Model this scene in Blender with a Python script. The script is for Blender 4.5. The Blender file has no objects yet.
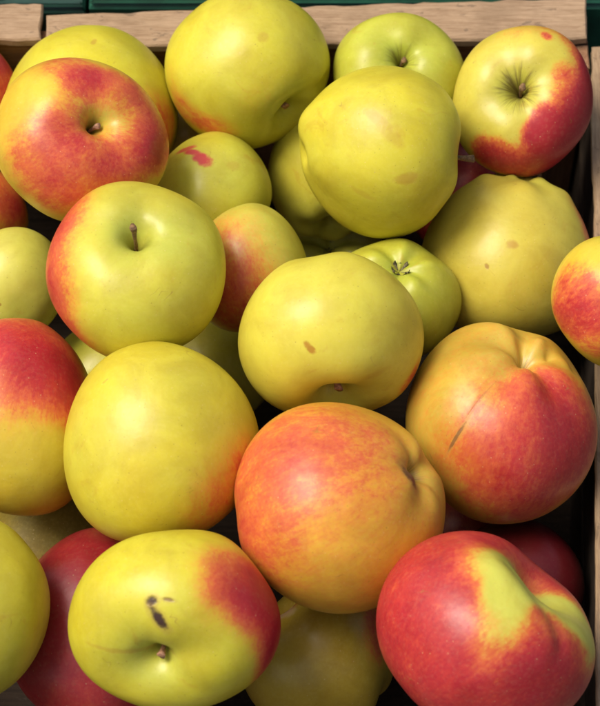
import bpy, math, random
import numpy as np
from mathutils import Matrix, Vector

# ------------------------------------------------------------------ camera, light, exposure
scene = bpy.context.scene
COL = scene.collection
PITCH = math.radians(60)
DIST = 0.95
SP, CP = math.sin(PITCH), math.cos(PITCH)
VIEW = np.column_stack([[1, 0, 0], [0, SP, CP], [0, -CP, SP]])       # right, up, toward the viewer

cam_data = bpy.data.cameras.new('camera')
cam = bpy.data.objects.new('camera', cam_data)
COL.objects.link(cam)
cam.location = (0, -DIST * CP, DIST * SP)
cam.rotation_euler = (math.radians(30), 0, 0)
cam_data.sensor_fit = 'HORIZONTAL'
cam_data.sensor_width = 36
cam_data.lens = 36 * DIST / (600 * 0.000417)
cam_data.clip_start = 0.01
cam_data.clip_end = 200
cam_data.dof.use_dof = True
cam_data.dof.focus_distance = 0.93
cam_data.dof.aperture_fstop = 22
scene.camera = cam

SUN_DIR = Vector((-0.46, 0.06, 0.86)).normalized()
elev = math.asin(SUN_DIR.z)
world = bpy.data.worlds.new('World')
scene.world = world
world.use_nodes = True
wn = world.node_tree
wn.nodes.clear()
sky = wn.nodes.new('ShaderNodeTexSky')
sky.sky_type = 'NISHITA'
sky.sun_disc = False
sky.sun_elevation = elev
sky.sun_rotation = math.atan2(SUN_DIR.x, SUN_DIR.y)
sky.air_density = 1.0
sky.dust_density = 6.0
sky.ozone_density = 0.3
bg = wn.nodes.new('ShaderNodeBackground')
bg.inputs['Strength'].default_value = 0.098
wo = wn.nodes.new('ShaderNodeOutputWorld')
wn.links.new(sky.outputs[0], bg.inputs[0])
wn.links.new(bg.outputs[0], wo.inputs[0])

sun_data = bpy.data.lights.new('sun', 'SUN')
sun_data.energy = 2.05
sun_data.angle = math.radians(30)
sun_data.color = (1.0, 0.94, 0.80)
sun = bpy.data.objects.new('sun', sun_data)
COL.objects.link(sun)
sun.rotation_euler = SUN_DIR.to_track_quat('Z', 'Y').to_euler()

scene.view_settings.view_transform = 'Standard'
scene.view_settings.look = 'None'
scene.view_settings.exposure = 0.42
scene.view_settings.gamma = 1.0
scene.render.engine = 'CYCLES'
scene.cycles.use_denoising = True
scene.cycles.max_bounces = 6

# ------------------------------------------------------------------ helpers
class Nodes:
    def __init__(self, name):
        self.mat = bpy.data.materials.new(name)
        self.mat.use_nodes = True
        self.t = self.mat.node_tree
        self.t.nodes.clear()
        self.out = self.t.nodes.new('ShaderNodeOutputMaterial')
        self.bsdf = self.t.nodes.new('ShaderNodeBsdfPrincipled')
        self.t.links.new(self.bsdf.outputs[0], self.out.inputs[0])

    def put(self, sock, v):
        if isinstance(v, bpy.types.NodeSocket):
            self.t.links.new(v, sock)
        elif isinstance(v, (tuple, list)) and len(v) == 3 and sock.type == 'RGBA':
            sock.default_value = (*v, 1)
        else:
            sock.default_value = v

    def math(self, op, a, b=0.0, c=None, clamp=False):
        n = self.t.nodes.new('ShaderNodeMath'); n.operation = op; n.use_clamp = clamp
        self.put(n.inputs[0], a); self.put(n.inputs[1], b)
        if c is not None: self.put(n.inputs[2], c)
        return n.outputs[0]

    def vmath(self, op, a, b):
        n = self.t.nodes.new('ShaderNodeVectorMath'); n.operation = op
        self.put(n.inputs[0], a); self.put(n.inputs[1], b)
        return n

    def mix(self, fac, a, b, blend='MIX'):
        n = self.t.nodes.new('ShaderNodeMix'); n.data_type = 'RGBA'; n.blend_type = blend
        self.put(n.inputs[0], fac); self.put(n.inputs[6], a); self.put(n.inputs[7], b)
        return n.outputs[2]

    def noise(self, vec, scale, detail=3.0, rough=0.55, dist=0.0):
        n = self.t.nodes.new('ShaderNodeTexNoise')
        self.put(n.inputs['Vector'], vec)
        n.inputs['Scale'].default_value = scale
        n.inputs['Detail'].default_value = detail
        n.inputs['Roughness'].default_value = rough
        n.inputs['Distortion'].default_value = dist
        return n.outputs[0]

    def remap(self, v, a, b, c=0.0, d=1.0, smooth=True):
        n = self.t.nodes.new('ShaderNodeMapRange')
        n.interpolation_type = 'SMOOTHSTEP' if smooth else 'LINEAR'
        self.put(n.inputs[0], v)
        for i, x in zip((1, 2, 3, 4), (a, b, c, d)): n.inputs[i].default_value = x
        return n.outputs[0]

    def ramp(self, fac, stops):
        n = self.t.nodes.new('ShaderNodeValToRGB')
        while len(n.color_ramp.elements) < len(stops): n.color_ramp.elements.new(0.5)
        for e, (p, c) in zip(n.color_ramp.elements, stops):
            e.position = p; e.color = (*c, 1)
        self.put(n.inputs[0], fac)
        return n.outputs[0]

    def coords(self):
        return self.t.nodes.new('ShaderNodeTexCoord').outputs['Object']

    def shift(self, vec, off, scale=(1, 1, 1), rot=(0, 0, 0)):
        n = self.t.nodes.new('ShaderNodeMapping')
        self.put(n.inputs[0], vec)
        n.inputs[1].default_value = off; n.inputs[2].default_value = rot; n.inputs[3].default_value = scale
        return n.outputs[0]

    def bump(self, h, strength, dist):
        n = self.t.nodes.new('ShaderNodeBump')
        n.inputs['Strength'].default_value = strength
        n.inputs['Distance'].default_value = dist
        self.put(n.inputs['Height'], h)
        self.t.links.new(n.outputs[0], self.bsdf.inputs['Normal'])


def mesh_object(name, verts, faces, mat, parent=None, smooth=True, loc=(0, 0, 0)):
    me = bpy.data.meshes.new(name)
    me.from_pydata([tuple(v) for v in verts], [], [tuple(f) for f in faces])
    me.update()
    if smooth: me.polygons.foreach_set('use_smooth', [True] * len(me.polygons))
    me.materials.append(mat)
    o = bpy.data.objects.new(name, me)
    COL.objects.link(o)
    o.location = loc
    if parent: o.parent = parent
    return o


def smoothstep(x):
    x = np.clip(x, 0, 1)
    return x * x * (3 - 2 * x)


def unit(v):
    v = np.asarray(v, float)
    return v / np.linalg.norm(v)


def disc(x, y):
    """a point of an apple's outline disc (-1..1) lifted onto its front half, as a direction seen by the viewer"""
    r = x * x + y * y
    if r > 0.98:
        k = math.sqrt(0.98 / r); x *= k; y *= k; r = 0.98
    return np.array([x, y, math.sqrt(1 - r)])


# ------------------------------------------------------------------ materials
def apple_skin(seed, spec):
    N = Nodes('apple_skin')
    rnd = random.Random(seed)
    off = tuple(rnd.uniform(-3, 3) for _ in range(3))
    P = N.coords()
    Q = N.shift(P, off)
    at = N.t.nodes.new('ShaderNodeAttribute'); at.attribute_name = 'pigment'
    sep = N.t.nodes.new('ShaderNodeSeparateColor'); N.t.links.new(at.outputs['Color'], sep.inputs[0])
    blush, green, russ = sep.outputs
    am = N.t.nodes.new('ShaderNodeAttribute'); am.attribute_name = 'meridian'
    M = N.shift(am.outputs['Vector'], off)
    streak = N.noise(M, 3.2, 4, 0.65)
    streak2 = N.noise(M, 13.0, 4, 0.7)
    mott = N.noise(Q, 120, 5, 0.68, 0.4)
    fine = N.noise(Q, 620, 3, 0.6)
    big = N.noise(Q, 34, 3, 0.5)
    st = spec.get('streak', 1.0)
    b = N.math('MULTIPLY_ADD', N.math('SUBTRACT', streak, 0.5), 0.50 * st, blush)
    b = N.math('MULTIPLY_ADD', N.math('SUBTRACT', streak2, 0.5), 0.42 * st, b)
    b = N.math('MULTIPLY_ADD', N.math('SUBTRACT', mott, 0.5), 0.34, b)
    b = N.math('MULTIPLY_ADD', N.math('SUBTRACT', fine, 0.5), 0.30, b)
    keep = N.remap(blush, 0.0, 0.40)
    b = N.math('MULTIPLY', b, keep)
    # ground colour: yellow to green, clouded
    g = N.math('MULTIPLY_ADD', N.math('SUBTRACT', big, 0.5), 0.9, green)
    g = N.math('MULTIPLY_ADD', N.math('SUBTRACT', mott, 0.5), 0.22, g, clamp=True)
    ylo = spec.get('yellow', (0.66, 0.54, 0.035))
    ylo = (ylo[0] * 0.98, ylo[1] * 1.05, ylo[2] * 0.80)
    grn = spec.get('green_tone', (0.50, 0.52, 0.075))
    base = N.mix(g, ylo, grn)
    base = N.mix(N.math('MULTIPLY', N.remap(N.noise(Q, 75, 4, 0.6, 1.2), 0.60, 0.74), spec.get('ochre', 0.30)), base, (0.50, 0.26, 0.025))
    base = N.mix(N.math('MULTIPLY', N.remap(fine, 0.45, 0.75), 0.10), base, (0.75, 0.66, 0.16))
    base = N.mix(N.math('MULTIPLY', N.remap(streak2, 0.52, 0.72), 0.16), base, (0.62, 0.40, 0.04))
    red = N.ramp(b, [(0.0, (0.72, 0.38, 0.035)), (0.34, (0.72, 0.245, 0.04)), (0.60, (0.63, 0.115, 0.045)), (0.80, (0.51, 0.042, 0.038)), (1.0, (0.42, 0.024, 0.034))])
    c = N.mix(N.remap(b, 0.0, 0.50, smooth=False), base, red)
    # lenticels: tiny pale or brown pores
    vo = N.t.nodes.new('ShaderNodeTexVoronoi'); N.put(vo.inputs['Vector'], Q); vo.inputs['Scale'].default_value = 330
    pore = N.remap(vo.outputs['Distance'], 0.05, 0.12, 1, 0)
    vo2 = N.t.nodes.new('ShaderNodeSeparateColor'); N.t.links.new(vo.outputs['Color'], vo2.inputs[0])
    pale = N.math('MULTIPLY', pore, N.remap(vo2.outputs[0], 0.35, 0.5))
    c = N.mix(N.math('MULTIPLY', pale, 0.34), c, (0.78, 0.62, 0.30))
    brown = N.math('MULTIPLY', pore, N.remap(vo2.outputs[0], 0.22, 0.18))
    c = N.mix(N.math('MULTIPLY', brown, 0.38), c, (0.20, 0.10, 0.02))
    vp = N.t.nodes.new('ShaderNodeTexVoronoi'); N.put(vp.inputs['Vector'], N.shift(P, off[::-1])); vp.inputs['Scale'].default_value = 470
    vps = N.t.nodes.new('ShaderNodeSeparateColor'); N.t.links.new(vp.outputs['Color'], vps.inputs[0])
    dot = N.math('MULTIPLY', N.remap(vp.outputs['Distance'], 0.06, 0.17, 1, 0), N.remap(vps.outputs[0], 0.45, 0.30))
    c = N.mix(N.math('MULTIPLY', dot, N.remap(b, 0.3, 0.6, 0.34, 0.10)), c, (0.26, 0.19, 0.03))
    # handling scuffs: short fine hairlines
    ln = N.math('ABSOLUTE', N.math('SUBTRACT', N.noise(Q, 55, 2, 0.5, 0.8), 0.5))
    hair = N.math('MULTIPLY', N.remap(ln, 0.0015, 0.006, 1, 0), N.remap(N.noise(Q, 85, 3), 0.60, 0.68))
    c = N.mix(N.math('MULTIPLY', hair, 0.42), c, (0.34, 0.19, 0.04))
    # russet round the stalk, running out in fine rays
    ra = N.t.nodes.new('ShaderNodeAttribute'); ra.attribute_name = 'ray'
    rays = N.noise(ra.outputs['Vector'], 1.6, 3, 0.7)
    r2 = N.math('MULTIPLY', N.remap(N.math('ADD', russ, N.math('MULTIPLY', N.math('SUBTRACT', rays, 0.5), N.math('MULTIPLY', 2.4, N.remap(russ, 0.02, 0.5)))), 0.22, 1.0), 0.8)
    c = N.mix(r2, c, (0.12, 0.07, 0.02))
    cloud = N.noise(Q, 48, 6, 0.62, 0.5)
    c = N.mix(N.remap(cloud, 0.30, 0.75), c, N.mix(1.0, c, (0.80, 0.74, 0.66), 'MULTIPLY'))
    c = N.mix(N.math('MULTIPLY', N.remap(N.noise(Q, 700, 3, 0.5), 0.45, 0.75), 0.04), c, (0.80, 0.70, 0.38))
    c = N.mix(1.0, c, (spec.get('gap_shade', 1.0),) * 3, 'MULTIPLY')  # darkens the deep apples' whole colour to imitate the shade of the gaps
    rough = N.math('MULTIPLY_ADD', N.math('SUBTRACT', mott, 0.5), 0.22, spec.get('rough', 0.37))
    # marks: (direction, length, width, turn in degrees, colour, strength)
    pits = 0.0
    for d, ln, wd, turn, colr, amt in spec.get('_marks', []):
        n = unit(d); t = math.radians(turn)
        ax = VIEW @ np.array([math.cos(t), math.sin(t), 0.0]); ax = unit(ax - n * ax.dot(n)); bx = np.cross(n, ax)
        rel = N.vmath('SUBTRACT', P, tuple(spec['_at'](n))).outputs[0]
        wob = N.math('MULTIPLY', N.math('SUBTRACT', N.noise(Q, 260, 4, 0.65), 0.5), 2.3)
        u = N.math('DIVIDE', N.vmath('DOT_PRODUCT', rel, tuple(ax)).outputs['Value'], ln)
        v = N.math('DIVIDE', N.vmath('DOT_PRODUCT', rel, tuple(bx)).outputs['Value'], wd)
        q = N.math('ADD', N.math('MULTIPLY', u, u), N.math('MULTIPLY', v, v))
        front = N.math('GREATER_THAN', N.vmath('DOT_PRODUCT', P, tuple(n)).outputs['Value'], 0.0)
        f = N.remap(N.math('ADD', q, wob), 0.2, 1.5, 1, 0)
        f = N.math('MULTIPLY', N.math('MULTIPLY', f, front), amt)
        if colr in (DARKMARK, DARKMARK2):            # corky rim round a sunken scab or darkened pit
            rim = N.math('MULTIPLY', N.math('MULTIPLY', N.remap(N.math('ADD', q, wob), 0.8, 3.4, 1, 0), front), 0.42 * amt)
            c = N.mix(rim, c, (0.36, 0.22, 0.06))
        c = N.mix(f, c, colr)
        pits = N.math('ADD', pits, N.math('MULTIPLY', f, 1.0 if colr in (DARKMARK, DARKMARK2) else 0.35))
    bs = N.bsdf.inputs
    N.put(bs['Base Color'], c)
    N.put(bs['Roughness'], rough)
    bs['Specular IOR Level'].default_value = 0.42
    bs['Subsurface Weight'].default_value = 0.10
    bs['Subsurface Radius'].default_value = (0.8, 0.6, 0.2)
    bs['Subsurface Scale'].default_value = 0.004
    h = N.math('ADD', N.math('MULTIPLY', N.noise(Q, 90, 2), 1.0), N.math('MULTIPLY', fine, 0.16))
    h = N.math('SUBTRACT', N.math('SUBTRACT', h, N.math('MULTIPLY', dot, 0.10)), N.math('MULTIPLY', pits, 0.8))
    N.bump(h, 0.35, 0.0008)
    return N.mat


def wood(name, light, dark, axis, grain=1.0, mould=0.3):
    N = Nodes(name)
    P = N.coords()
    sc = [110, 110, 110]; sc[axis] = 7
    G = N.shift(P, (0.3, 0.7, 0.1), tuple(sc))
    a = N.noise(G, 6 * grain, 5, 0.65, 0.6)
    b2 = N.noise(G, 22 * grain, 4, 0.7)
    c = N.mix(N.remap(a, 0.35, 0.7), light, dark)
    c = N.mix(N.math('MULTIPLY', N.remap(b2, 0.5, 0.72), 0.5), c, tuple(x * 0.55 for x in dark))
    sc2 = [130, 130, 130]; sc2[axis] = 60
    S = N.shift(P, (1.3, 0.2, 0.9), tuple(sc2))
    m = N.remap(N.noise(S, 1.6, 4, 0.72, 0.8), 0.59, 0.66)
    c = N.mix(N.math('MULTIPLY', m, mould), c, (0.07, 0.055, 0.045))
    c = N.mix(N.math('MULTIPLY', N.remap(N.noise(P, 42, 4, 0.6), 0.45, 0.70), 0.40), c, tuple(x * 0.62 for x in dark))
    N.put(N.bsdf.inputs['Base Color'], c)
    N.bsdf.inputs['Roughness'].default_value = 0.85
    N.bsdf.inputs['Specular IOR Level'].default_value = 0.2
    N.bump(N.math('ADD', a, N.math('MULTIPLY', b2, 0.8)), 0.5, 0.0008)
    return N.mat


def plain(name, col, rough=0.6, var=0.35, scale=200, spec=0.3):
    N = Nodes(name)
    n = N.noise(N.coords(), scale, 4, 0.65)
    N.put(N.bsdf.inputs['Base Color'], N.mix(N.remap(n, 0.3, 0.7), tuple(x * (1 - var) for x in col), tuple(min(1, x * (1 + var)) for x in col)))
    N.bsdf.inputs['Roughness'].default_value = rough
    N.bsdf.inputs['Specular IOR Level'].default_value = spec
    N.bump(n, 0.3, 0.0005)
    return N.mat


M_STALK = plain('stalk_bark', (0.20, 0.115, 0.05), 0.7, 0.5, 700)
M_STALK_PINK = plain('fresh_stalk_bark', (0.42, 0.22, 0.13), 0.65, 0.4, 700)
M_CALYX = plain('dried_sepal', (0.13, 0.11, 0.06), 0.8, 0.6, 900)
M_CAP = wood('pale_sawn_wood', (0.46, 0.32, 0.205), (0.31, 0.20, 0.12), 0, 1.9, 0.5)
M_SIDE = wood('side_board_wood', (0.44, 0.31, 0.19), (0.30, 0.195, 0.115), 1, 1.6, 0.4)
M_WALL = wood('inner_wall_wood', (0.30, 0.16, 0.085), (0.19, 0.095, 0.05), 0, 0.8, 0.4)
M_POST = wood('post_wood', (0.36, 0.20, 0.11), (0.24, 0.12, 0.065), 2, 0.8, 0.3)
M_FLOOR = wood('floor_wood', (0.035, 0.023, 0.015), (0.02, 0.013, 0.009), 0, 0.8, 0.4)  # near black: the shade of the gaps put into the floor colour
M_DARKWOOD = wood('dark_wood', (0.045, 0.030, 0.020), (0.022, 0.015, 0.011), 1, 0.8, 0.3)  # near-black boards of the right-hand wall, below the pale rail
M_GREEN = plain('green_plastic', (0.008, 0.075, 0.042), 0.42, 0.25, 60, 0.5)
M_GREEN2 = plain('dark_green_plastic', (0.006, 0.042, 0.028), 0.45, 0.25, 60, 0.5)
M_STEEL = plain('steel', (0.35, 0.34, 0.33), 0.4, 0.2, 500, 0.6)
M_GROUND = plain('ground_paving', (0.10, 0.085, 0.07), 0.9, 0.4, 30, 0.2)

# ------------------------------------------------------------------ ground
g = mesh_object('ground', [(-40, -40, -0.165), (40, -40, -0.165), (40, 40, -0.165), (-40, 40, -0.165)], [(0, 1, 2, 3)], M_GROUND, smooth=False)
g['kind'] = 'structure'


# ------------------------------------------------------------------ boards
def board(name, corners, z0, z1, mat, parent=None, bevel=0.0008, wobble=0.0006, seed=0, ends=12):
    """a sawn board: a four-cornered outline (counter-clockwise, long sides first) between two heights, edges slightly uneven"""
    rnd = random.Random(seed)
    c = [np.array(p, float) for p in corners]
    n = ends
    ring = []
    for k in range(4):
        a, b = c[k], c[(k + 1) % 4]
        m = n if np.linalg.norm(b - a) > 0.05 else 3
        for i in range(m):
            p = a + (b - a) * i / m
            ring.append(p + np.array([rnd.uniform(-wobble, wobble), rnd.uniform(-wobble, wobble)]))
    cen = sum(c) / 4
    verts, faces = [], []
    L = len(ring)
    def layer(z, inset):
        for p in ring:
            d = cen - p
            q = p + np.sign(d) * inset
            verts.append((q[0], q[1], z + rnd.uniform(-wobble, wobble) * 0.35))
    layer(z0, bevel); layer(z0 + bevel, 0); layer(z1 - bevel, 0); layer(z1, bevel)
    for s in range(3):
        for i in range(L):
            j = (i + 1) % L
            faces.append((s * L + i, s * L + j, (s + 1) * L + j, (s + 1) * L + i))
    faces.append(tuple(reversed(range(L))))
    faces.append(tuple(range(3 * L, 4 * L)))
    return mesh_object(name, verts, faces, mat, parent, smooth=False)


def rect(x0, y0, x1, y1):
    return [(x0, y0), (x1, y0), (x1, y1), (x0, y1)]


crate = bpy.data.objects.new('wooden_crate', None)
COL.objects.link(crate)
crate['label'] = 'pale wooden crate of rough sawn boards holding the heap of apples'
crate['category'] = 'crate'
RIM = -0.020
FLOORZ = -0.124

board('cap_board', [(-0.1981, 0.1746), (-0.1198, 0.1749), (-0.1201, 0.1962), (-0.2001, 0.1962)], -0.0192, -0.014, M_CAP, crate, 0.0008, 0.0005, 11, 24)
board('cap_board', [(-0.1163, 0.17), (0.1323, 0.1757), (0.1338, 0.1997), (-0.1174, 0.1897)], -0.0192, -0.014, M_CAP, crate, 0.0008, 0.0006, 12, 40)
board('back_wall', [(-0.196, 0.1766), (0.1332, 0.1777), (0.1332, 0.1857), (-0.196, 0.1846)], -0.068, -0.0198, M_WALL, crate, 0.0006, 0.0003, 13)
board('back_wall', [(-0.196, 0.1771), (0.1332, 0.1782), (0.1332, 0.1857), (-0.196, 0.1846)], FLOORZ + 0.0005, -0.074, M_WALL, crate, 0.0006, 0.0003, 14)
board('corner_post', [(0.1190, 0.1637), (0.1335, 0.1637), (0.1335, 0.1772), (0.1190, 0.1772)], FLOORZ + 0.0005, -0.0205, M_POST, crate, 0.0006, 0.0002, 15)
board('side_rail', [(0.1144, -0.178), (0.1274, -0.178), (0.1490, 0.176), (0.1360, 0.176)], -0.0245, RIM, M_SIDE, crate, 0.0008, 0.00025, 26, 60)
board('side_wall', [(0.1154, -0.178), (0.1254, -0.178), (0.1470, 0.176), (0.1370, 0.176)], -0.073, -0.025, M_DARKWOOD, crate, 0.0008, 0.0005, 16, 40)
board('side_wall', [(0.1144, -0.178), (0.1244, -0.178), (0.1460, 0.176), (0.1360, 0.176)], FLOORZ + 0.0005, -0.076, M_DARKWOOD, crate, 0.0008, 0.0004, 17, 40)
board('side_wall', rect(-0.206, -0.178, -0.197, 0.170), -0.070, RIM, M_SIDE, crate, 0.0008, 0.0005, 18, 40)
board('side_wall', rect(-0.206, -0.178, -0.197, 0.170), FLOORZ + 0.0005, -0.076, M_SIDE, crate, 0.0008, 0.0005, 19, 40)
board('front_wall', rect(-0.206, -0.190, 0.1254, -0.180), -0.070, RIM, M_SIDE, crate, 0.0008, 0.0005, 20, 40)
board('front_wall', rect(-0.206, -0.190, 0.1254, -0.180), FLOORZ + 0.0005, -0.076, M_SIDE, crate, 0.0008, 0.0005, 21, 40)
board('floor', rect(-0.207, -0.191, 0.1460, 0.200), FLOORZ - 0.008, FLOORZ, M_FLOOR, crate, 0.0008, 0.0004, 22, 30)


# ------------------------------------------------------------------ green plastic crates behind
def plastic_crate(x0, x1, y0, y1, ztop, mat, label, recess):
    root = bpy.data.objects.new('plastic_crate', None)
    COL.objects.link(root)
    root['label'] = label; root['category'] = 'crate'; root['group'] = 'green plastic crates behind the wooden crate'
    t = 0.004
    zb = -0.163
    def bx(name, a, b, c, d, e, f, seed): return board(name, rect(a, b, c, d), e, f, mat, root, 0.0015, 0.0001, seed)
    zr = ztop - 0.012
    bx('front_wall', x0 + .006, y0 + .006, x1 - .006, y0 + .006 + t, zb, zr, 1)
    bx('back_wall', x0 + .006, y1 - .006 - t, x1 - .006, y1 - .006, zb, zr, 2)
    bx('side_wall', x0 + .006, y0 + .0115, x0 + .006 + t, y1 - .0115, zb, zr, 3)
    bx('side_wall', x1 - .006 - t, y0 + .0115, x1 - .006, y1 - .0115, zb, zr, 4)
    bx('base', x0 + .012, y0 + .012, x1 - .012, y1 - .012, zb, zb + .004, 5)
    # rim: a frame with a raised lip
    bx('rim', x0, y0, x1, y0 + .016, zr + .001, ztop - .002, 6)
    bx('rim', x0, y1 - .016, x1, y1, zr + .001, ztop - .002, 7)
    bx('rim', x0, y0 + .0165, x0 + .016, y1 - .0165, zr + .001, ztop - .002, 8)
    bx('rim', x1 - .016, y0 + .0165, x1, y1 - .0165, zr + .001, ztop - .002, 9)
    bx('lip', x0 + .0005, y0 + .0005, x1 - .0005, y0 + .003, ztop - .001, ztop + .002, 10)
    for i in range(recess):
        xa = x0 + .03 + i * (x1 - x0 - .04) / recess
        bx('rib', xa, y0 + .007, xa + (x1 - x0 - .1) / recess, y0 + .0105, ztop - .001, ztop + .001, 20 + i)
    return root

plastic_crate(-0.0994, 0.30, 0.2017, 0.4017, -0.022, M_GREEN, 'green plastic crate behind the right-hand cap board', 2)
plastic_crate(-0.36, -0.1034, 0.2137, 0.4117, -0.040, M_GREEN2, 'dark green plastic crate behind the left end of the wooden crate', 2)


# ------------------------------------------------------------------ apples
NT, NP = 104, 150


def apple(key, loc, size, spec):
    seed = int(key[1:]) * 7 + 3
    rnd = random.Random(seed)
    nt, npz = (NT, NP) if spec.get('fine', True) else (60, 84)
    # rings crowd together near both ends, where the hollows are
    s = np.linspace(0, 1, nt)
    th = np.pi * (s - 0.55 * np.sin(2 * np.pi * s) / (2 * np.pi))
    th = th[1:-1]
    ph = np.arange(npz) * 2 * np.pi / npz
    T, Ph = np.meshgrid(th, ph, indexing='ij')
    T = np.concatenate([[0.0], T.ravel(), [np.pi]]); Ph = np.concatenate([[0.0], Ph.ravel(), [0.0]])
    a1, w1 = spec.get('stem', (0.30, 0.42)); a2, w2 = spec.get('eye', (0.22, 0.36))
    n1, m1 = spec.get('stem_deep', (0.34, 0.17)); n2, m2 = spec.get('eye_deep', (0.16, 0.14))
    hgt = spec.get('height', 0.90); taper = spec.get('taper', 0.10)
    rib = spec.get('rib', 0.03); p5 = rnd.uniform(0, 6.28) if 'rib_turn' not in spec else math.radians(spec['rib_turn'])
    TT = np.pi - T
    rho = 1 - a1 * np.exp(-(T / w1) ** 2) - n1 * np.exp(-(T / m1) ** 2) - a2 * np.exp(-(TT / w2) ** 2) - n2 * np.exp(-(TT / m2) ** 2)
    lobes = np.cos(5 * Ph + p5) + 0.35 * np.cos(3 * Ph + p5 * 2) + 0.35 * np.cos(2 * Ph + p5 * 3)
    we = np.sin(T) ** 0.5 * (0.25 + 0.75 * smoothstep((T - 0.9) / 2.0))
    blunt = n2 == 0
    if blunt: we = we * np.sin(T) ** 2
    rho = rho + rib * lobes * we + (0 if blunt else rib * 0.9) * np.cos(5 * Ph + p5) * np.exp(-((TT - w2 * 1.35) / 0.22) ** 2)
    rho = rho + spec.get('stem_rib', 0.018) * np.cos(4 * Ph + p5) * np.exp(-((T - w1 * 1.2) / 0.3) ** 2)
    D0 = np.column_stack([np.sin(T) * np.cos(Ph), np.sin(T) * np.sin(Ph), np.cos(T)])
    for k in range(5):
        v = np.array([rnd.gauss(0, 1) for _ in range(3)]); v = v / np.linalg.norm(v) * rnd.uniform(1.5, 3.6)
        rho = rho + spec.get('lump', 0.012) * np.cos(D0 @ v + rnd.uniform(0, 6.28))
    X = D0 * rho[:, None]
    X[:, 2] *= hgt
    k = 1 + taper * np.clip(X[:, 2], -1, 1)
    X[:, 0] *= k; X[:, 1] *= k
    # turn so that the stalk end points along the given viewer direction
    pole = unit(spec['pole'])
    q = Vector((0, 0, 1)).rotation_difference(Vector(pole)).to_matrix()
    spin = Matrix.Rotation(math.radians(spec.get('spin', rnd.uniform(0, 360))), 3, 'Z')
    Rm = np.array(q @ spin)
    V = X @ Rm.T
    Dv = V / np.linalg.norm(V, axis=1)[:, None]
    bulge = np.zeros(len(V))
    for (x, y, rad, amp) in spec.get('dents', []):
        d = disc(x, y) if not isinstance(x, tuple) else unit(x)
        bulge += amp * np.exp(-(np.linalg.norm(Dv - d, axis=1) / rad) ** 2)
    for (pts, wid, amp) in spec.get('creases', []):
        best = np.full(len(V), 9.0)
        for (xa, ya), (xb, yb) in zip(pts[:-1], pts[1:]):
            A, B = disc(xa, ya), disc(xb, yb)
            t = np.clip(((Dv - A) @ (B - A)) / ((B - A) @ (B - A)), 0, 1)
            best = np.minimum(best, np.linalg.norm(Dv - (A + t[:, None] * (B - A)), axis=1))
        bulge += amp * np.exp(-(best / wid) ** 2)
    V = V * (1 + bulge)[:, None]
    lo, hi = V.min(0), V.max(0)
    mid = (lo + hi) / 2; mid[2] *= 0.5
    half = (hi - lo) / 2; half[2] = (half[0] + half[1]) / 2
    scl = np.array(size) / half
    place = lambda p: ((np.atleast_2d(p) - mid) * scl) @ VIEW.T
    Wv = place(V)
    # pigment, laid out by direction as the viewer sees the fruit
    U = (V - mid) / half
    Ud = U / np.linalg.norm(U, axis=1)[:, None]
    def field(base, lobes_):
        f = np.full(len(V), float(base))
        for l in lobes_:
            x, y, rad, amt = l[:4]
            d = disc(x, y) if not isinstance(x, tuple) else unit(x)
            dd = Ud - d
            if len(l) > 4:                      # elongated patch: ratio and turn
                t = math.radians(l[5]); ax = np.array([math.cos(t), math.sin(t), 0.0])
                al = dd @ ax
                dist = np.sqrt(np.maximum((dd ** 2).sum(1) - al ** 2, 0) + (al / l[4]) ** 2)
            else:
                dist = np.linalg.norm(dd, axis=1)
            f += amt * smoothstep((1 - dist / rad) * 1.25)
        return f
    bl = np.clip(field(spec.get('blush', 0.0), spec.get('red', [])), 0, 1.2)
    gr = np.clip(field(spec.get('green', 0.25), spec.get('grn', [])) + 0.55 * np.exp(-(T / 0.42) ** 2) + (0 if blunt else 0.5) * np.exp(-(TT / 0.36) ** 2), 0, 1)
    bl = bl * (1 - spec.get('clear', 0.5) * np.exp(-(T / 0.30) ** 2))
    ru = np.clip(spec.get('russet', 0.5) * np.exp(-(T / spec.get('russet_w', 0.26)) ** 2) + (0 if blunt else 0.6) * np.exp(-(TT / 0.16) ** 2), 0, 1.2)
    mer = np.column_stack([np.cos(Ph) * 2.2, np.sin(Ph) * 2.2, T * 0.55]) * (0.25 + 0.75 * np.sin(T))[:, None]
    mer[:, 2] += T * 0.3
    # faces
    n = len(th); idx = 1 + np.arange(n * npz).reshape(n, npz)
    nx = np.roll(idx, -1, axis=1)
    quads = np.stack([idx[:-1], idx[1:], nx[1:], nx[:-1]], -1).reshape(-1, 4).tolist()
    last = 1 + n * npz
    quads += [(0, int(idx[0, i]), int(nx[0, i])) for i in range(npz)] + [(last, int(nx[-1, i]), int(idx[-1, i])) for i in range(npz)]

    def surf(nw):
        """surface point (object space) in world direction nw"""
        nv = nw @ VIEW
        i = int(np.argmax(Ud @ unit(nv)))
        return Wv[i]
    spec['_at'] = surf
    spec['_marks'] = [(VIEW @ disc(m[0], m[1]), *m[2:]) for m in spec.get('marks', [])]
    mat = apple_skin(seed, spec)
    o = mesh_object('apple', Wv, quads, mat, None, True, loc)
    me = o.data
    ca = me.attributes.new('pigment', 'FLOAT_COLOR', 'POINT')
    buf = np.ones((len(V), 4), np.float32); buf[:, 0] = bl; buf[:, 1] = gr; buf[:, 2] = ru
    ca.data.foreach_set('color', buf.ravel())
    rv = me.attributes.new('ray', 'FLOAT_VECTOR', 'POINT')
    rv.data.foreach_set('vector', np.column_stack([np.cos(Ph) * 4, np.sin(Ph) * 4, T * 1.2]).astype(np.float32).ravel())
    va = me.attributes.new('meridian', 'FLOAT_VECTOR', 'POINT')
    va.data.foreach_set('vector', mer.astype(np.float32).ravel())
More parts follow.
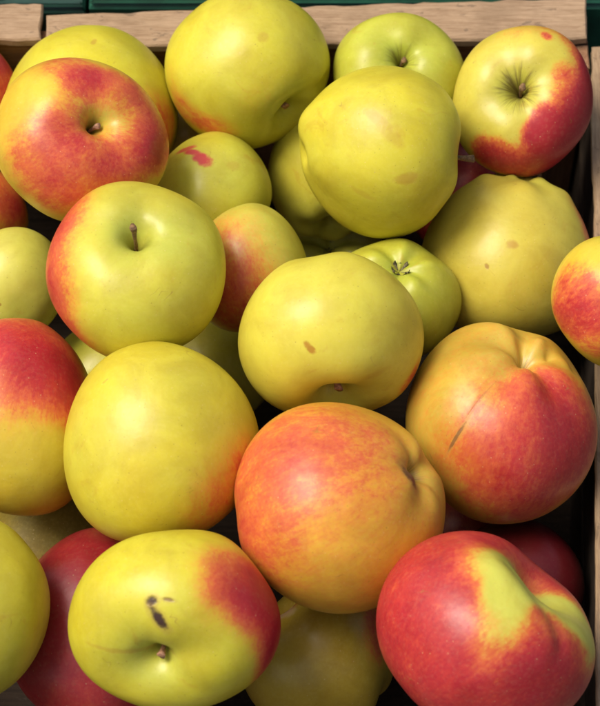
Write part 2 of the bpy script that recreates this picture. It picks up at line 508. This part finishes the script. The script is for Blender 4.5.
    o['label'] = spec['label']; o['category'] = 'apple'; o['group'] = 'apples heaped in the wooden crate'

    Lf = lambda p: place(np.atleast_2d(p) @ Rm.T)          # from the fruit's own upright frame
    if 'stalk' in spec:
        ln, r, bend, sm = spec['stalk']
        z0 = (1 - a1 - n1) * hgt
        pts, rad = [], []
        K = 12
        ba = math.radians(spec.get('stalk_turn', 0))
        for i in range(K + 1):
            t = i / K
            pts.append((bend * t * t * math.cos(ba), bend * t * t * math.sin(ba), z0 - 0.03 + ln * t))
            rad.append(r * 0.68 * (1.15 - 0.45 * math.sin(math.pi * min(1, t * 1.1)) + 0.75 * max(0, t - 0.8) / 0.2 * 0.35))
        vs, fs = [], []
        for i, (p, rr) in enumerate(zip(pts, rad)):
            for j in range(12):
                a = j * math.pi / 6
                w = 1 + 0.14 * math.sin(a * 3 + i)
                vs.append((p[0] + rr * w * math.cos(a), p[1] + rr * w * math.sin(a), p[2] + (0.25 * rr * math.sin(a + 1) if i == K else 0)))
        vs.append((pts[-1][0], pts[-1][1], pts[-1][2] - 0.2 * r))
        for i in range(K):
            for j in range(12):
                k2 = (j + 1) % 12
                fs.append((i * 12 + j, i * 12 + k2, (i + 1) * 12 + k2, (i + 1) * 12 + j))
        for j in range(12): fs.append((K * 12 + j, K * 12 + (j + 1) % 12, len(vs) - 1))
        mesh_object('stalk', Lf(np.array(vs)), fs, sm, o)
    if 'calyx' in spec:
        sz = spec['calyx']
        z0 = -(1 - a2 - n2) * hgt
        vs, fs = [], []
        for k5 in range(7):                                 # dried, curled sepals round a tuft
            a = k5 * 2 * math.pi / 7 + rnd.uniform(-.25, .25)
            L = sz * rnd.uniform(0.75, 1.25)
            base = len(vs)
            for i in range(6):
                t = i / 5
                rr = sz * 0.22 + L * 0.75 * math.sin(t * 1.7) * (1 - 0.25 * t)
                z = z0 + 0.01 - L * 0.85 * t
                w = sz * 0.30 * (1 - t) ** 0.7 + 0.003
                for sx, sz2 in ((-1, 0), (0, -0.35), (1, 0), (0, 0.35)):
                    vs.append((rr * math.cos(a) - sx * w * math.sin(a) + sz2 * w * math.cos(a) * 0.5, rr * math.sin(a) + sx * w * math.cos(a) + sz2 * w * math.sin(a) * 0.5, z + sz2 * w * 0.5))
            for i in range(5):
                for j in range(4):
                    k2 = (j + 1) % 4
                    fs.append((base + i * 4 + j, base + i * 4 + k2, base + i * 4 + 4 + k2, base + i * 4 + 4 + j))
        mesh_object('calyx', Lf(np.array(vs)), fs, M_CALYX, o)
    return o


PINK, BARK = M_STALK_PINK, M_STALK
DARKMARK = (0.055, 0.028, 0.018)
TAN = (0.42, 0.20, 0.03)
DARKMARK2 = (0.16, 0.08, 0.03)
BROWN = (0.30, 0.13, 0.02)
BROWN2 = (0.38, 0.13, 0.01)
PALE = (0.72, 0.58, 0.36)
PINKB = PINK
REDM = (0.52, 0.055, 0.045)
SPECS = {
    'a1': dict(label="large yellow apple at the back left, partly hidden behind the red-cheeked one", pole=(0.1, -0.9, -0.4), eye=(0.05, 0.5), eye_deep=(0, 0.14), green=0.22, red=[(0.75, -0.35, 0.85, 0.5), (0.45, -0.8, 0.7, 0.35)], dents=[(0.1, 0.8, 0.35, 0.02)], marks=[(0.1, 0.72, 0.0022, 0.0012, 70, TAN, 0.5)], height=0.92),
    'a2': dict(label="red and orange apple with a deep stalk hollow facing the viewer, upper left", pole=(0.42, 0.2, 0.88), green=0.12, spin=20, yellow=(0.74, 0.48, 0.05), stem_deep=(0.46, 0.14), stem=(0.22, 0.4), red=[(0.05, 0.72, 0.42, 0.42), (0.55, 0.65, 0.7, 0.52), (0.62, -0.25, 0.75, 0.38), (0.0, 0.22, 0.65, 0.4), (0.05, -0.4, 1.15, 0.42), (-0.45, -0.45, 0.9, 0.24), (-0.75, 0.1, 0.6, 0.12), (0.22, 0.98, 0.35, -0.2), (-0.1, 0.95, 0.8, 0.45), (0.95, -0.05, 0.6, 0.75), (0.85, 0.5, 0.5, 0.3)], grn=[(0.48, 0.12, 0.45, 0.8), (0.3, 0.8, 0.25, 0.4)], clear=0.6, stalk=(0.36, 0.038, 0.03, PINK), russet=0.28, russet_w=0.36, dents=[(0.45, 0.78, 0.28, -0.03), (-0.3, 0.85, 0.4, -0.02)]),
    'a3': dict(label="orange-red apple cut off by the photo's upper left edge", pole=(-0.3, -0.9, -0.3), eye=(0.05, 0.5), eye_deep=(0, 0.14), green=0.1, yellow=(0.72, 0.4, 0.02), red=[(0.8, 0.3, 0.9, 0.7), (0.5, 0.8, 0.8, 0.5), (0.9, -0.3, 0.6, 0.4)]),
    'a4': dict(label="small orange apple wedged low at the left edge under the red-cheeked apple", pole=(-0.3, -0.9, -0.3), eye=(0.05, 0.5), eye_deep=(0, 0.14), yellow=(0.7, 0.36, 0.02), red=[(0.6, 0.5, 1.2, 0.5), (0.9, -0.2, 0.8, 0.4)]),
    'a5': dict(label="plain pale yellow apple at the left edge just above the red-topped one", pole=(-0.25, 0.45, -0.85), green=0.3, yellow=(0.68, 0.6, 0.14), rib=0.012, eye=(0.1, 0.5), eye_deep=(0, 0.12), height=0.86, marks=[(-0.2, -0.45, 0.0008, 0.0007, 0, BROWN, 0.7)], grn=[(0.27, -0.5, 0.5, 0.4)]),
    'a6': dict(label="yellow-green apple with an upright brown stalk and an orange left cheek", pole=(0.07, 0.5, 0.86), green=0.25, spin=60, yellow=(0.67, 0.56, 0.06), stem=(0.2, 0.42), stem_deep=(0.46, 0.16), red=[(-0.98, 0.05, 1.15, 0.48), (-0.8, 0.62, 0.75, 0.35), (-0.85, -0.45, 0.85, 0.3), (-0.45, -0.85, 0.5, 0.18)], grn=[(0.5, 0.45, 0.7, 0.45), (0, 0.6, 0.5, 0.4)], stalk=(0.66, 0.04, 0.05, BARK), stalk_turn=150, russet=0.15, streak=0.7, dents=[(0.5, 0.85, 0.35, -0.03)]),
    'a7': dict(label="apple with a red top fading to yellow, cut off by the left edge", pole=(-0.3, -0.85, -0.3), eye=(0.05, 0.5), eye_deep=(0, 0.14), green=0.2, red=[(0.2, 0.95, 1.5, 0.58), (0.6, 0.4, 0.75, 0.4), (-0.2, 0.5, 1.1, 0.4), (0.85, 0.2, 0.6, 0.35)], streak=0.9, yellow=(0.68, 0.47, 0.05)),
    'a8': dict(label="big plain yellow apple with a faint orange flush, left of the centre", pole=(0.15, -0.9, -0.4), eye=(0.05, 0.5), eye_deep=(0, 0.14), green=0.2, height=0.98, taper=0.14, rib=0.02, red=[(0.65, -0.55, 0.85, 0.36), (0.9, -0.1, 0.45, 0.2)], grn=[(-0.7, 0, 0.6, 0.25)], yellow=(0.68, 0.53, 0.045)),
    'a9': dict(label="yellow apple cut off by the photo's lower left edge", pole=(-0.6, -0.7, -0.3), eye=(0.05, 0.5), eye_deep=(0, 0.14), green=0.28, red=[(0.85, -0.3, 0.5, 0.15)], yellow=(0.66, 0.52, 0.04), height=0.95),
    'a10': dict(label="crimson apple deep in the gap between the lower left yellow apples", pole=(-0.3, -0.9, -0.3), eye=(0.05, 0.5), eye_deep=(0, 0.14), green=0.1, blush=0.85, gap_shade=0.62, streak=0.6, red=[(0, 0.5, 1, 0.25)], marks=[(-0.66, 0.3, 0.0014, 0.0016, 0, DARKMARK, 0.9)]),
    'a11': dict(label="yellow apple with dark scab marks and a bright red right cheek, bottom left", pole=(-0.23, -0.52, 0.82), green=0.18, spin=10, red=[(0.95, 0.15, 0.8, 0.95), (0.62, 0.52, 0.62, 0.5), (0.92, -0.4, 0.5, 0.65), (0.45, 0.25, 0.55, 0.22), (0.2, 0.75, 0.5, 0.12)], grn=[(-0.23, -0.6, 0.55, 0.5)], stem=(0.27, 0.42), stem_deep=(0.36, 0.16), stalk=(0.34, 0.045, 0.03, PINK), russet=0.35, streak=0.6, marks=[(-0.15, 0.33, 0.0022, 0.0017, 10, DARKMARK, 1.0), (-0.02, 0.325, 0.0022, 0.0008, -10, DARKMARK2, 0.75), (-0.105, 0.16, 0.0046, 0.0019, -52, DARKMARK, 1.0), (-0.5, -0.35, 0.016, 0.0012, -5, TAN, 0.35)]),
    'a12': dict(label="dim brownish apple far down in the dark gap at the left", pole=(-0.3, -0.9, -0.3), eye=(0.05, 0.5), eye_deep=(0, 0.14), green=0, green_tone=(0.2, 0.14, 0.02), yellow=(0.22, 0.15, 0.018), rough=0.6, fine=False),  # base colours lowered to paint in the dimness of the gap
    'a13': dict(label="large yellow apple at the back with its stalk hollow turned down to the right", pole=(0.64, -0.7, 0.32), eye=(0.05, 0.5), eye_deep=(0, 0.14), green=0.28, spin=0, stem=(0.16, 0.4), stem_deep=(0.4, 0.19), creases=[([(0.5, -0.55), (0.98, -0.2)], 0.13, -0.06)], red=[(-0.75, -0.55, 0.5, 0.38), (-0.35, -0.8, 0.45, 0.38), (0.15, -0.45, 0.45, 0.16), (-0.9, -0.1, 0.35, 0.2)], grn=[(0.5, -0.5, 0.5, 0.8)], marks=[(0.2, 0.27, 0.0026, 0.0024, 0, TAN, 0.35)], stalk=(0.34, 0.045, 0.03, PINK), height=0.94, russet=0.4, taper=0.04, yellow=(0.67, 0.545, 0.045)),
    'a14': dict(label="small green-yellow apple with one red splash near its top", pole=(0.3, -0.9, -0.3), eye=(0.05, 0.5), eye_deep=(0, 0.14), green=0.55, rib=0.035, red=[], streak=0.35, grn=[(0.4, 0.3, 0.6, 0.2)], marks=[(-0.12, 0.5, 0.0055, 0.0032, -42, REDM, 1.0), (-0.42, 0.7, 0.006, 0.0017, -14, REDM, 0.9), (-0.27, 0.62, 0.0045, 0.0018, -30, REDM, 1.0), (0.4, 0.35, 0.003, 0.0025, 0, TAN, 0.25)]),
    'a15': dict(label="small apple, green above and dull pink below, between the stalked apple and the centre", pole=(0.3, -0.9, -0.3), eye=(0.05, 0.5), eye_deep=(0, 0.14), green=0.45, blush=0.14, yellow=(0.56, 0.47, 0.08), height=0.98, red=[(-0.65, -0.05, 1.5, 0.28), (-0.1, -0.65, 1.2, 0.2), (-0.8, 0.3, 0.5, 0.15)], streak=0.9, grn=[(0.4, 0.5, 0.7, 0.3)]),
    'a16': dict(label="yellow apple mostly hidden behind the lumpy yellow one near the top", pole=(-0.1, 0.9, -0.35), green=0.2, yellow=(0.7, 0.6, 0.08), eye=(0.3, 0.42), calyx=0.13, rib=0.015),
    'a17': dict(label="lumpy yellow apple on top of the heap with its stalk sticking out to the right", pole=(0.97, -0.1, -0.05), eye=(0.05, 0.5), eye_deep=(0, 0.14), green=0.22, rib=0.035, lump=0.02, rib_turn=200, stem=(0.16, 0.4), stem_deep=(0.3, 0.2), red=[(0.85, -0.55, 0.4, 0.2)], marks=[(0.3, -0.36, 0.0052, 0.0026, 10, TAN, 0.46), (-0.05, 0.25, 0.008, 0.0024, -40, TAN, 0.32), (0.1, 0.08, 0.007, 0.0026, -35, TAN, 0.28), (-0.2, -0.55, 0.006, 0.0016, -30, TAN, 0.25)], stalk=(0.52, 0.046, -0.05, BARK), dents=[(-0.99, -0.08, 0.16, -0.1), (-0.85, -0.65, 0.45, -0.06), (-0.9, 0.36, 0.26, 0.08), (0.95, -0.5, 0.25, 0.02), (0.99, 0.02, 0.16, -0.05), (0.2, 0.9, 0.4, -0.02), (0.75, 0.7, 0.3, 0.02), (0.9, 0.42, 0.3, -0.02)], yellow=(0.67, 0.54, 0.04)),
    'a18': dict(label="light green apple with a brownish stalk hollow, upper right of the middle", pole=(0.1, 0.28, 0.95), green=0.55, spin=45, stem=(0.22, 0.42), stalk=(0.3, 0.045, 0.05, BARK), russet=0.55, russet_w=0.36, stem_deep=(0.42, 0.16), yellow=(0.6, 0.52, 0.06), green_tone=(0.44, 0.5, 0.06), stem_rib=0.03),
    'a19': dict(label="yellow and deep red apple with rays round its brown stalk, top right corner", pole=(-0.2, 0.14, 0.97), green=0.22, spin=30, stem=(0.28, 0.44), stem_deep=(0.44, 0.16), red=[(0.75, -0.35, 0.98, 1.05), (0.35, -0.8, 0.8, 1.0), (-0.45, -0.78, 0.55, 0.9), (0.22, -0.3, 0.28, 0.55), (0.05, -0.5, 0.25, 0.5), (0.5, 0.35, 0.25, 0.35), (0.85, 0.45, 0.4, 0.4), (0.92, 0.1, 0.55, 0.6), (0.45, 0.85, 0.45, 0.28), (-0.1, 0.92, 0.55, 0.28), (0.28, 0.78, 0.14, 0.5), (0.75, 0.55, 0.5, 0.42)], grn=[(-0.4, -0.1, 0.5, 0.3)], streak=1.25, clear=0.9, stalk=(0.46, 0.05, 0.08, BARK), russet=0.85, russet_w=0.34, yellow=(0.68, 0.52, 0.09), stem_rib=0.03),
    'a20': dict(label="knobbly dull yellow apple with a pinkish right edge, right side of the heap", pole=(-0.15, -0.93, -0.15), green=0.12, yellow=(0.64, 0.49, 0.085), rib=0.012, eye=(0.1, 0.4), eye_deep=(0.02, 0.14), red=[(0.95, 0.25, 0.45, 0.6), (0.2, -0.6, 0.9, 0.14), (0.75, 0.62, 0.35, 0.25), (-0.9, 0.35, 0.3, 0.2)], dents=[(0.05, 0.98, 0.1, 0.045), (-0.34, 0.93, 0.13, 0.035), (0.38, 0.91, 0.11, 0.05), (0.7, 0.7, 0.12, 0.03), (-0.15, 0.97, 0.07, -0.02), (0.22, 0.96, 0.07, -0.02)], ochre=0.25, marks=[(-0.02, 0.05, 0.0026, 0.0022, 0, TAN, 0.6), (-0.3, -0.18, 0.001, 0.0014, 30, BROWN, 0.7), (0.75, -0.3, 0.002, 0.0015, 0, BROWN, 0.3)], height=0.93),
    'a21': dict(label="red streaked apple with a yellow top, resting at the crate's right side", pole=(0.75, 0.55, 0.2), green=0.2, eye=(0.05, 0.5), eye_deep=(0, 0.14), yellow=(0.72, 0.5, 0.05), red=[(-0.8, 0.1, 0.85, 0.55), (-0.45, -0.5, 1.0, 0.5), (-0.1, -0.1, 0.5, 0.3), (-0.95, -0.3, 0.5, 0.25)], streak=1.5),
    'a22': dict(label="green ribbed apple with a dried grey calyx, behind the central yellow apple", pole=(-0.12, -0.62, -0.76), green=0.6, rib=0.04, rib_turn=40, eye=(0.24, 0.34), eye_deep=(0.04, 0.13), calyx=0.17, yellow=(0.58, 0.5, 0.05), green_tone=(0.42, 0.47, 0.05), spin=50),
    'a23': dict(label="smooth yellow apple in the centre with one tiny brown speck", pole=(0.12, -0.9, 0.45), green=0.15, spin=0, yellow=(0.7, 0.57, 0.08), height=0.9, taper=0.06, rib=0.02, red=[(0.85, -0.55, 0.28, 0.45), (0.95, -0.35, 0.25, 0.3)], marks=[(-0.24, -0.135, 0.003, 0.0015, -50, BROWN2, 0.75), (0.5, -0.45, 0.006, 0.002, 20, TAN, 0.2)], stalk=(0.46, 0.045, 0.03, PINK), russet=0.6, stem=(0.36, 0.44), stem_deep=(0.44, 0.2)),
    'a24': dict(label="large orange apple in front of the centre with a puckered dark hollow at its right", pole=(-0.8, -0.4, -0.45), green=0.0, blush=0.28, rib=0.014, rib_turn=0, spin=20, eye=(0.1, 0.22), eye_deep=(0.22, 0.09), calyx=0.09, taper=-0.01, yellow=(0.74, 0.44, 0.045), red=[(-0.8, 0.2, 1.15, 0.24), (-0.15, 0.72, 0.9, 0.14), (0.25, 0.5, 0.9, 0.08), (-0.85, -0.3, 0.6, 0.08)], grn=[(0.92, 0.2, 0.3, 0.35)], height=0.95, streak=0.9, dents=[(0.93, 0.1, 0.22, 0.03), (-0.97, -0.05, 0.2, -0.015)], rough=0.4, marks=[(0.67, 0.35, 0.005, 0.003, -66, DARKMARK, 1.0)]),  # the dark mark paints the pit's shade along with its dried calyx
    'a25': dict(label="orange-red apple with bumps at its top right and a long thin scar", pole=(-0.28, -0.76, -0.5), green=0.2, blush=0.27, rib=0.024, rib_turn=70, spin=0, taper=-0.1, height=0.88, eye=(0.14, 0.26), eye_deep=(0.2, 0.1), calyx=0.08, yellow=(0.56, 0.4, 0.07), clear=0, red=[(0.32, -0.35, 1.2, 0.5), (0.8, -0.05, 0.75, 0.26), (0.4, 0.45, 0.6, 0.18), (0.6, 0.5, 0.4, 0.1)], grn=[(0.62, 0.55, 0.2, 0.3), (-0.6, 0.2, 0.5, 0.1)], streak=0.9, dents=[(0.08, 0.96, 0.16, 0.02), (0.42, 0.87, 0.1, 0.055), (0.25, 0.9, 0.07, -0.04), (0.7, 0.66, 0.12, 0.045), (0.57, 0.76, 0.06, -0.04), (0.86, 0.45, 0.12, 0.02), (0.8, 0.56, 0.06, -0.02)], creases=[([(-0.18, 0.46), (-0.36, 0.15), (-0.62, -0.2)], 0.026, -0.011)], marks=[(-0.52, -0.1, 0.0075, 0.0007, 52, DARKMARK2, 0.75), (-0.3, 0.24, 0.009, 0.0005, 55, BROWN, 0.45)]),
    'a26': dict(label="large crimson apple with a yellow wedge and a folded shoulder, bottom right", pole=(0.62, 0.66, 0.2), green=0.12, stem=(0.34, 0.46), stem_deep=(0.34, 0.24), spin=0, blush=0.86, red=[(-0.35, 0.1, 0.9, 0.05), (0.16, 0.74, 0.62, -0.8), (0.03, 0.25, 0.36, -0.55, 2.0, 82), (0.42, 0.36, 0.65, -0.3), (0.5, 0.75, 0.6, -0.8), (0.8, 0.5, 0.66, -0.9), (0.97, 0.1, 0.7, -0.7), (0.35, -0.2, 0.5, 0.2)], streak=1.0, yellow=(0.66, 0.6, 0.13), eye=(0.05, 0.5), eye_deep=(0, 0.14), grn=[(0.2, 0.5, 0.7, 0.3)], dents=[(0.1, 0.8, 0.3, 0.03), (0.45, 0.25, 0.35, 0.05)], creases=[([(0.2, 0.8), (0.5, 0.38), (0.6, 0.02)], 0.09, -0.028), ([(0.05, 0.78), (0.36, 0.36), (0.46, 0.02)], 0.16, 0.02)], rough=0.36),
    'a27': dict(label="dark red apple in deep shade beside the crate's right wall", pole=(0.3, -0.9, -0.3), eye=(0.05, 0.5), eye_deep=(0, 0.14), blush=1.2, gap_shade=0.25, green=0.1, fine=False),
    'a28': dict(label="dark orange-red apple low in the gap below the scarred apple", pole=(0.3, -0.9, -0.3), eye=(0.05, 0.5), eye_deep=(0, 0.14), blush=0.75, gap_shade=0.5, green=0.1, fine=False),
    'a29': dict(label="brownish apple sunk between the orange and crimson apples at the bottom edge", pole=(-0.55, 0.75, 0.1), green=0.0, yellow=(0.5, 0.33, 0.045), green_tone=(0.46, 0.3, 0.045), blush=0.08, red=[(-0.5, 0.7, 0.4, 0.35), (0.8, 0.3, 0.6, 0.5)], marks=[(-0.45, 0.62, 0.004, 0.006, 80, PALE, 0.5)]),  # base made browner, partly painting in the shade between its neighbours
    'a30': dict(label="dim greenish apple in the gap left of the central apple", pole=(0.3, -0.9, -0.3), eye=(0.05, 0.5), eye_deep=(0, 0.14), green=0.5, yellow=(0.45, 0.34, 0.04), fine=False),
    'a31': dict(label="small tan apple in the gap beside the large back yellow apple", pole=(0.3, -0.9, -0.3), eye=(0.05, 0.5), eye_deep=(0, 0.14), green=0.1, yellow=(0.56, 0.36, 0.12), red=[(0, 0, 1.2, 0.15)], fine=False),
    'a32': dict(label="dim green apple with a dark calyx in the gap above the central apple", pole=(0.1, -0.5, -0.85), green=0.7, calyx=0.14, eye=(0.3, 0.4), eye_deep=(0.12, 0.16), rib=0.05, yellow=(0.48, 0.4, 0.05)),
    'a33': dict(label="sliver of green apple seen where three left apples meet", pole=(0.3, -0.9, -0.3), eye=(0.05, 0.5), eye_deep=(0, 0.14), green=0.7, fine=False),
    'a34': dict(label="sliver of red apple between the lumpy yellow and knobbly apples", pole=(0.3, -0.9, -0.3), eye=(0.05, 0.5), eye_deep=(0, 0.14), blush=0.8, fine=False)
}
PLACES = {
    'a1': (-0.0950, 0.1345, -0.0154, 0.0398, 0.0396, 0.0397),
    'a2': (-0.0918, 0.0833, 0.0347, 0.0365, 0.0350, 0.0358),
    'a3': (-0.1585, 0.1505, -0.0246, 0.0299, 0.0294, 0.0296),
    'a4': (-0.1510, 0.1008, -0.0450, 0.0269, 0.0233, 0.0251),
    'a5': (-0.1251, 0.0495, -0.0250, 0.0227, 0.0247, 0.0237),
    'a6': (-0.0668, 0.0196, 0.0332, 0.0366, 0.0368, 0.0367),
    'a7': (-0.1169, -0.0262, -0.0067, 0.0329, 0.0406, 0.0367),
    'a8': (-0.0553, -0.0506, 0.0174, 0.0393, 0.0399, 0.0396),
    'a9': (-0.1303, -0.1177, 0.0072, 0.0328, 0.0365, 0.0347),
    'a10': (-0.0822, -0.1079, -0.0409, 0.0372, 0.0423, 0.0398),
    'a11': (-0.0478, -0.1294, 0.0205, 0.0406, 0.0348, 0.0377),
    'a12': (-0.1052, -0.0531, -0.0746, 0.0314, 0.0325, 0.0320),
    'a13': (-0.0235, 0.1453, 0.0016, 0.0370, 0.0352, 0.0361),
    'a14': (-0.0394, 0.0910, -0.0139, 0.0270, 0.0263, 0.0266),
    'a15': (-0.0218, 0.0445, -0.0039, 0.0253, 0.0276, 0.0264),
    'a16': (0.0121, 0.1179, -0.0401, 0.0268, 0.0302, 0.0285),
    'a17': (0.0336, 0.0870, 0.0218, 0.0344, 0.0370, 0.0357),
    'a18': (0.0446, 0.1459, -0.0037, 0.0297, 0.0286, 0.0292),
    'a19': (0.0984, 0.1261, 0.0037, 0.0310, 0.0335, 0.0322),
    'a20': (0.0914, 0.0664, -0.0284, 0.0383, 0.0367, 0.0375),
    'a21': (0.1317, 0.0106, 0.0223, 0.0286, 0.0281, 0.0284),
    'a22': (0.0401, 0.0335, -0.0117, 0.0294, 0.0262, 0.0278),
    'a23': (0.0126, -0.0069, 0.0249, 0.0378, 0.0345, 0.0361),
    'a24': (0.0157, -0.0803, 0.0177, 0.0416, 0.0414, 0.0415),
    'a25': (0.0828, -0.0305, -0.0044, 0.0395, 0.0414, 0.0405),
    'a26': (0.0705, -0.1352, 0.0215, 0.0417, 0.0385, 0.0401),
    'a27': (0.0898, -0.0823, -0.0523, 0.0291, 0.0279, 0.0285),
    'a28': (0.0726, -0.0431, -0.0856, 0.0286, 0.0286, 0.0286),
    'a29': (0.0075, -0.1100, -0.0580, 0.0324, 0.0342, 0.0333),
    'a30': (-0.0385, 0.0344, -0.0750, 0.0272, 0.0272, 0.0272),
    'a31': (-0.0558, 0.1529, -0.0546, 0.0219, 0.0212, 0.0216),
    'a32': (0.0142, 0.0975, -0.0882, 0.0283, 0.0248, 0.0265),
    'a33': (-0.0883, 0.0331, -0.0750, 0.0249, 0.0238, 0.0243),
    'a34': (0.0779, 0.1292, -0.0700, 0.0283, 0.0283, 0.0283)
}
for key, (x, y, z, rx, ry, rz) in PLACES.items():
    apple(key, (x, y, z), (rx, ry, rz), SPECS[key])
